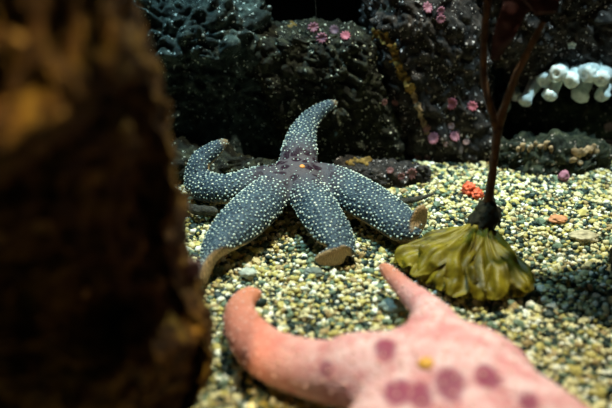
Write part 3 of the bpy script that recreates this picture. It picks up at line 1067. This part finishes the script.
def pebble_mat(name, col, var=.2):
    m, nt, b = newmat(name, 0.55, 0.25)
    tc = N(nt, 'ShaderNodeTexCoord')
    n = N(nt, 'ShaderNodeTexNoise', i_Scale=320.0, i_Detail=4.0)
    nt.links.new(tc.outputs['Object'], n.inputs['Vector'])
    r = ramp(nt, n.outputs[0], [(0.35, tuple(x * (1 - var) for x in col)), (0.65, tuple(min(1, x * (1 + var)) for x in col))])
    nt.links.new(r.outputs[0], b.inputs['Base Color'])
    return m


SHARES = [('cream', .27), ('yellow', .17), ('white', .12), ('grey green', .18), ('dark', .19), ('tan', .07)]
M_PEB = {k: pebble_mat(k.replace(' ', '_') + '_pebble', c) for k, c in PCOL.items()}
m, nt, b = newmat('mixed_gravel', 0.55, 0.25)
geo = N(nt, 'ShaderNodeNewGeometry')
st, acc = [], 0.0
for k, s in SHARES:
    st.append((acc, PCOL[k])); acc += s
r = ramp(nt, geo.outputs['Random Per Island'], st, 'CONSTANT')
nz_ = N(nt, 'ShaderNodeTexNoise', i_Scale=320.0, i_Detail=4.0)
hv = N(nt, 'ShaderNodeHueSaturation')
mr = N(nt, 'ShaderNodeMapRange', i_1=.3, i_2=.7, i_3=.75, i_4=1.25)
nt.links.new(nz_.outputs[0], mr.inputs[0]); nt.links.new(mr.outputs[0], hv.inputs['Value'])
nt.links.new(r.outputs[0], hv.inputs['Color']); nt.links.new(hv.outputs[0], b.inputs['Base Color'])
M_GRAVEL = m

SHAPES = [pebble_verts(s, 1)[0] for s in range(8)]
PF = ICO[1][1]
ALL_BVH = bvh_of([o for o in COL.objects if o.type == 'MESH' and o.name.split('.')[0] not in ('floor', 'wall_back')])

cell = 0.0045
cands = []
for iy in range(int(1.16 / cell)):
    y = 0.36 + iy * cell
    if y > 1.10: break
    for ix in range(-102, 130):
        x = ix * cell + rng.uniform(-.42, .42) * cell
        yy = y + rng.uniform(-.42, .42) * cell
        d = Vector((x, yy, 0)) - CAM
        fw = d.dot(FWD)
        px = 306 + FPX * d.x / fw; py = 204 - FPX * d.dot(UPV) / fw
        if not (-40 < px < 690 and 160 < py < 470): continue
        if px < 120 and py < 330: continue
        a = 0.0034 * math.exp(rng.normal(0, .30))
        s = np.array([a, a * rng.uniform(.6, .9), a * rng.uniform(.5, .75)])
        z = ground_z(x, yy) - 0.0030 + rng.uniform(-.0015, .0040)
        cands.append((x, yy, z, s, fw, px, py))
info = []
for k, (x, y, z, s, fw, px, py) in enumerate(cands):
    lows = []
    for ox, oy in ((0, 0), (1, 0), (-1, 0), (0, 1), (0, -1)):
        h_ = ALL_BVH.ray_cast(Vector((x + ox * s[0] * 1.3, y + oy * s[0] * 1.3, -0.10)), Vector((0, 0, 1)))
        if h_[0] is not None: lows.append(h_[0].z)
    if lows:                    # nothing lies inside a rock or a star: such pebbles sink below it or go
        if min(lows) < 0.001: continue
        z = min(z, min(lows) - s[0] * 1.25 - 0.0005)
    az, ax, ay = rng.uniform(0, 6.283), rng.normal(0, .35), rng.normal(0, .35)
    R = np.array((Matrix.Rotation(az, 3, 'Z') @ Matrix.Rotation(ax, 3, 'X') @ Matrix.Rotation(ay, 3, 'Y')))
    info.append((x, y, z, s, R, k % 8, fw, px, py))
# nearest pebbles in plain view stand alone
vis = []
for k, q in enumerate(info):
    x, y, z, s, R, sh, fw, px, py = q
    if not (2 < px < 610 and 180 < py < 406): continue
    p = Vector((x, y, z + s[2]))
    d = p - CAM
    hit = ALL_BVH.ray_cast(CAM, d.normalized())
    if hit[0] is not None and hit[3] < d.length: continue
    vis.append((s[0] / fw, k))
vis.sort(reverse=True)
single = {k for _, k in vis[:300]}
rest = [k for k in range(len(info)) if k not in single]
nv = len(SHAPES[0])
GV = np.empty((len(rest) * nv, 3)); GF = np.empty((len(rest) * len(PF), 3), dtype=np.int32)
for n_, k in enumerate(rest):
    x, y, z, s, R, sh, fw, px, py = info[k]
    GV[n_ * nv:(n_ + 1) * nv] = (SHAPES[sh] * s) @ R.T + np.array([x, y, z])
    GF[n_ * len(PF):(n_ + 1) * len(PF)] = PF + n_ * nv
me = bpy.data.meshes.new('gravel')
me.vertices.add(len(GV)); me.vertices.foreach_set('co', GV.ravel())
me.loops.add(GF.size); me.loops.foreach_set('vertex_index', GF.ravel())
me.polygons.add(len(GF)); me.polygons.foreach_set('loop_start', np.arange(0, GF.size, 3, dtype=np.int32))
me.update(calc_edges=True)
o = link('gravel', me, M_GRAVEL, smooth=False)
tag(o, 'bed of small pale cream and grey pebbles around the sea stars', 'gravel', kind='stuff')

names = [k for k, _ in SHARES]; wts = np.array([s for _, s in SHARES]); wts /= wts.sum()
pm = {}
for sh in range(8):
    for cn in names:
        pm[sh, cn] = None


def region(px, py):
    if px > 430: return 'right of the kelp' if py < 310 else 'right of the pink star'
    if py > 285: return 'in front of the curled pink arm' if px < 230 else 'between the pink arms'
    return 'between the two sea stars'


proto = {}
for k in sorted(single):
    x, y, z, s, R, sh, fw, px, py = info[k]
    cn = names[rng.choice(len(names), p=wts)]
    if (sh, cn) not in proto:
        me = mesh('pebble', SHAPES[sh], PF)
        o = link('pebble', me, M_PEB[cn], smooth=False)
        proto[sh, cn] = o
    else:
        o = proto[sh, cn].copy()
        COL.objects.link(o)
    o.matrix_world = Matrix.Translation((x, y, z)) @ Matrix(R.tolist()).to_4x4() @ Matrix.Diagonal((*s.tolist(), 1))
    rg = region(px, py)
    tag(o, 'small %s pebble in the gravel %s' % (cn, rg), 'pebble', '%s pebbles %s' % (cn, rg))
print('pebbles', len(info), 'single', len(single), 'visible', len(vis))
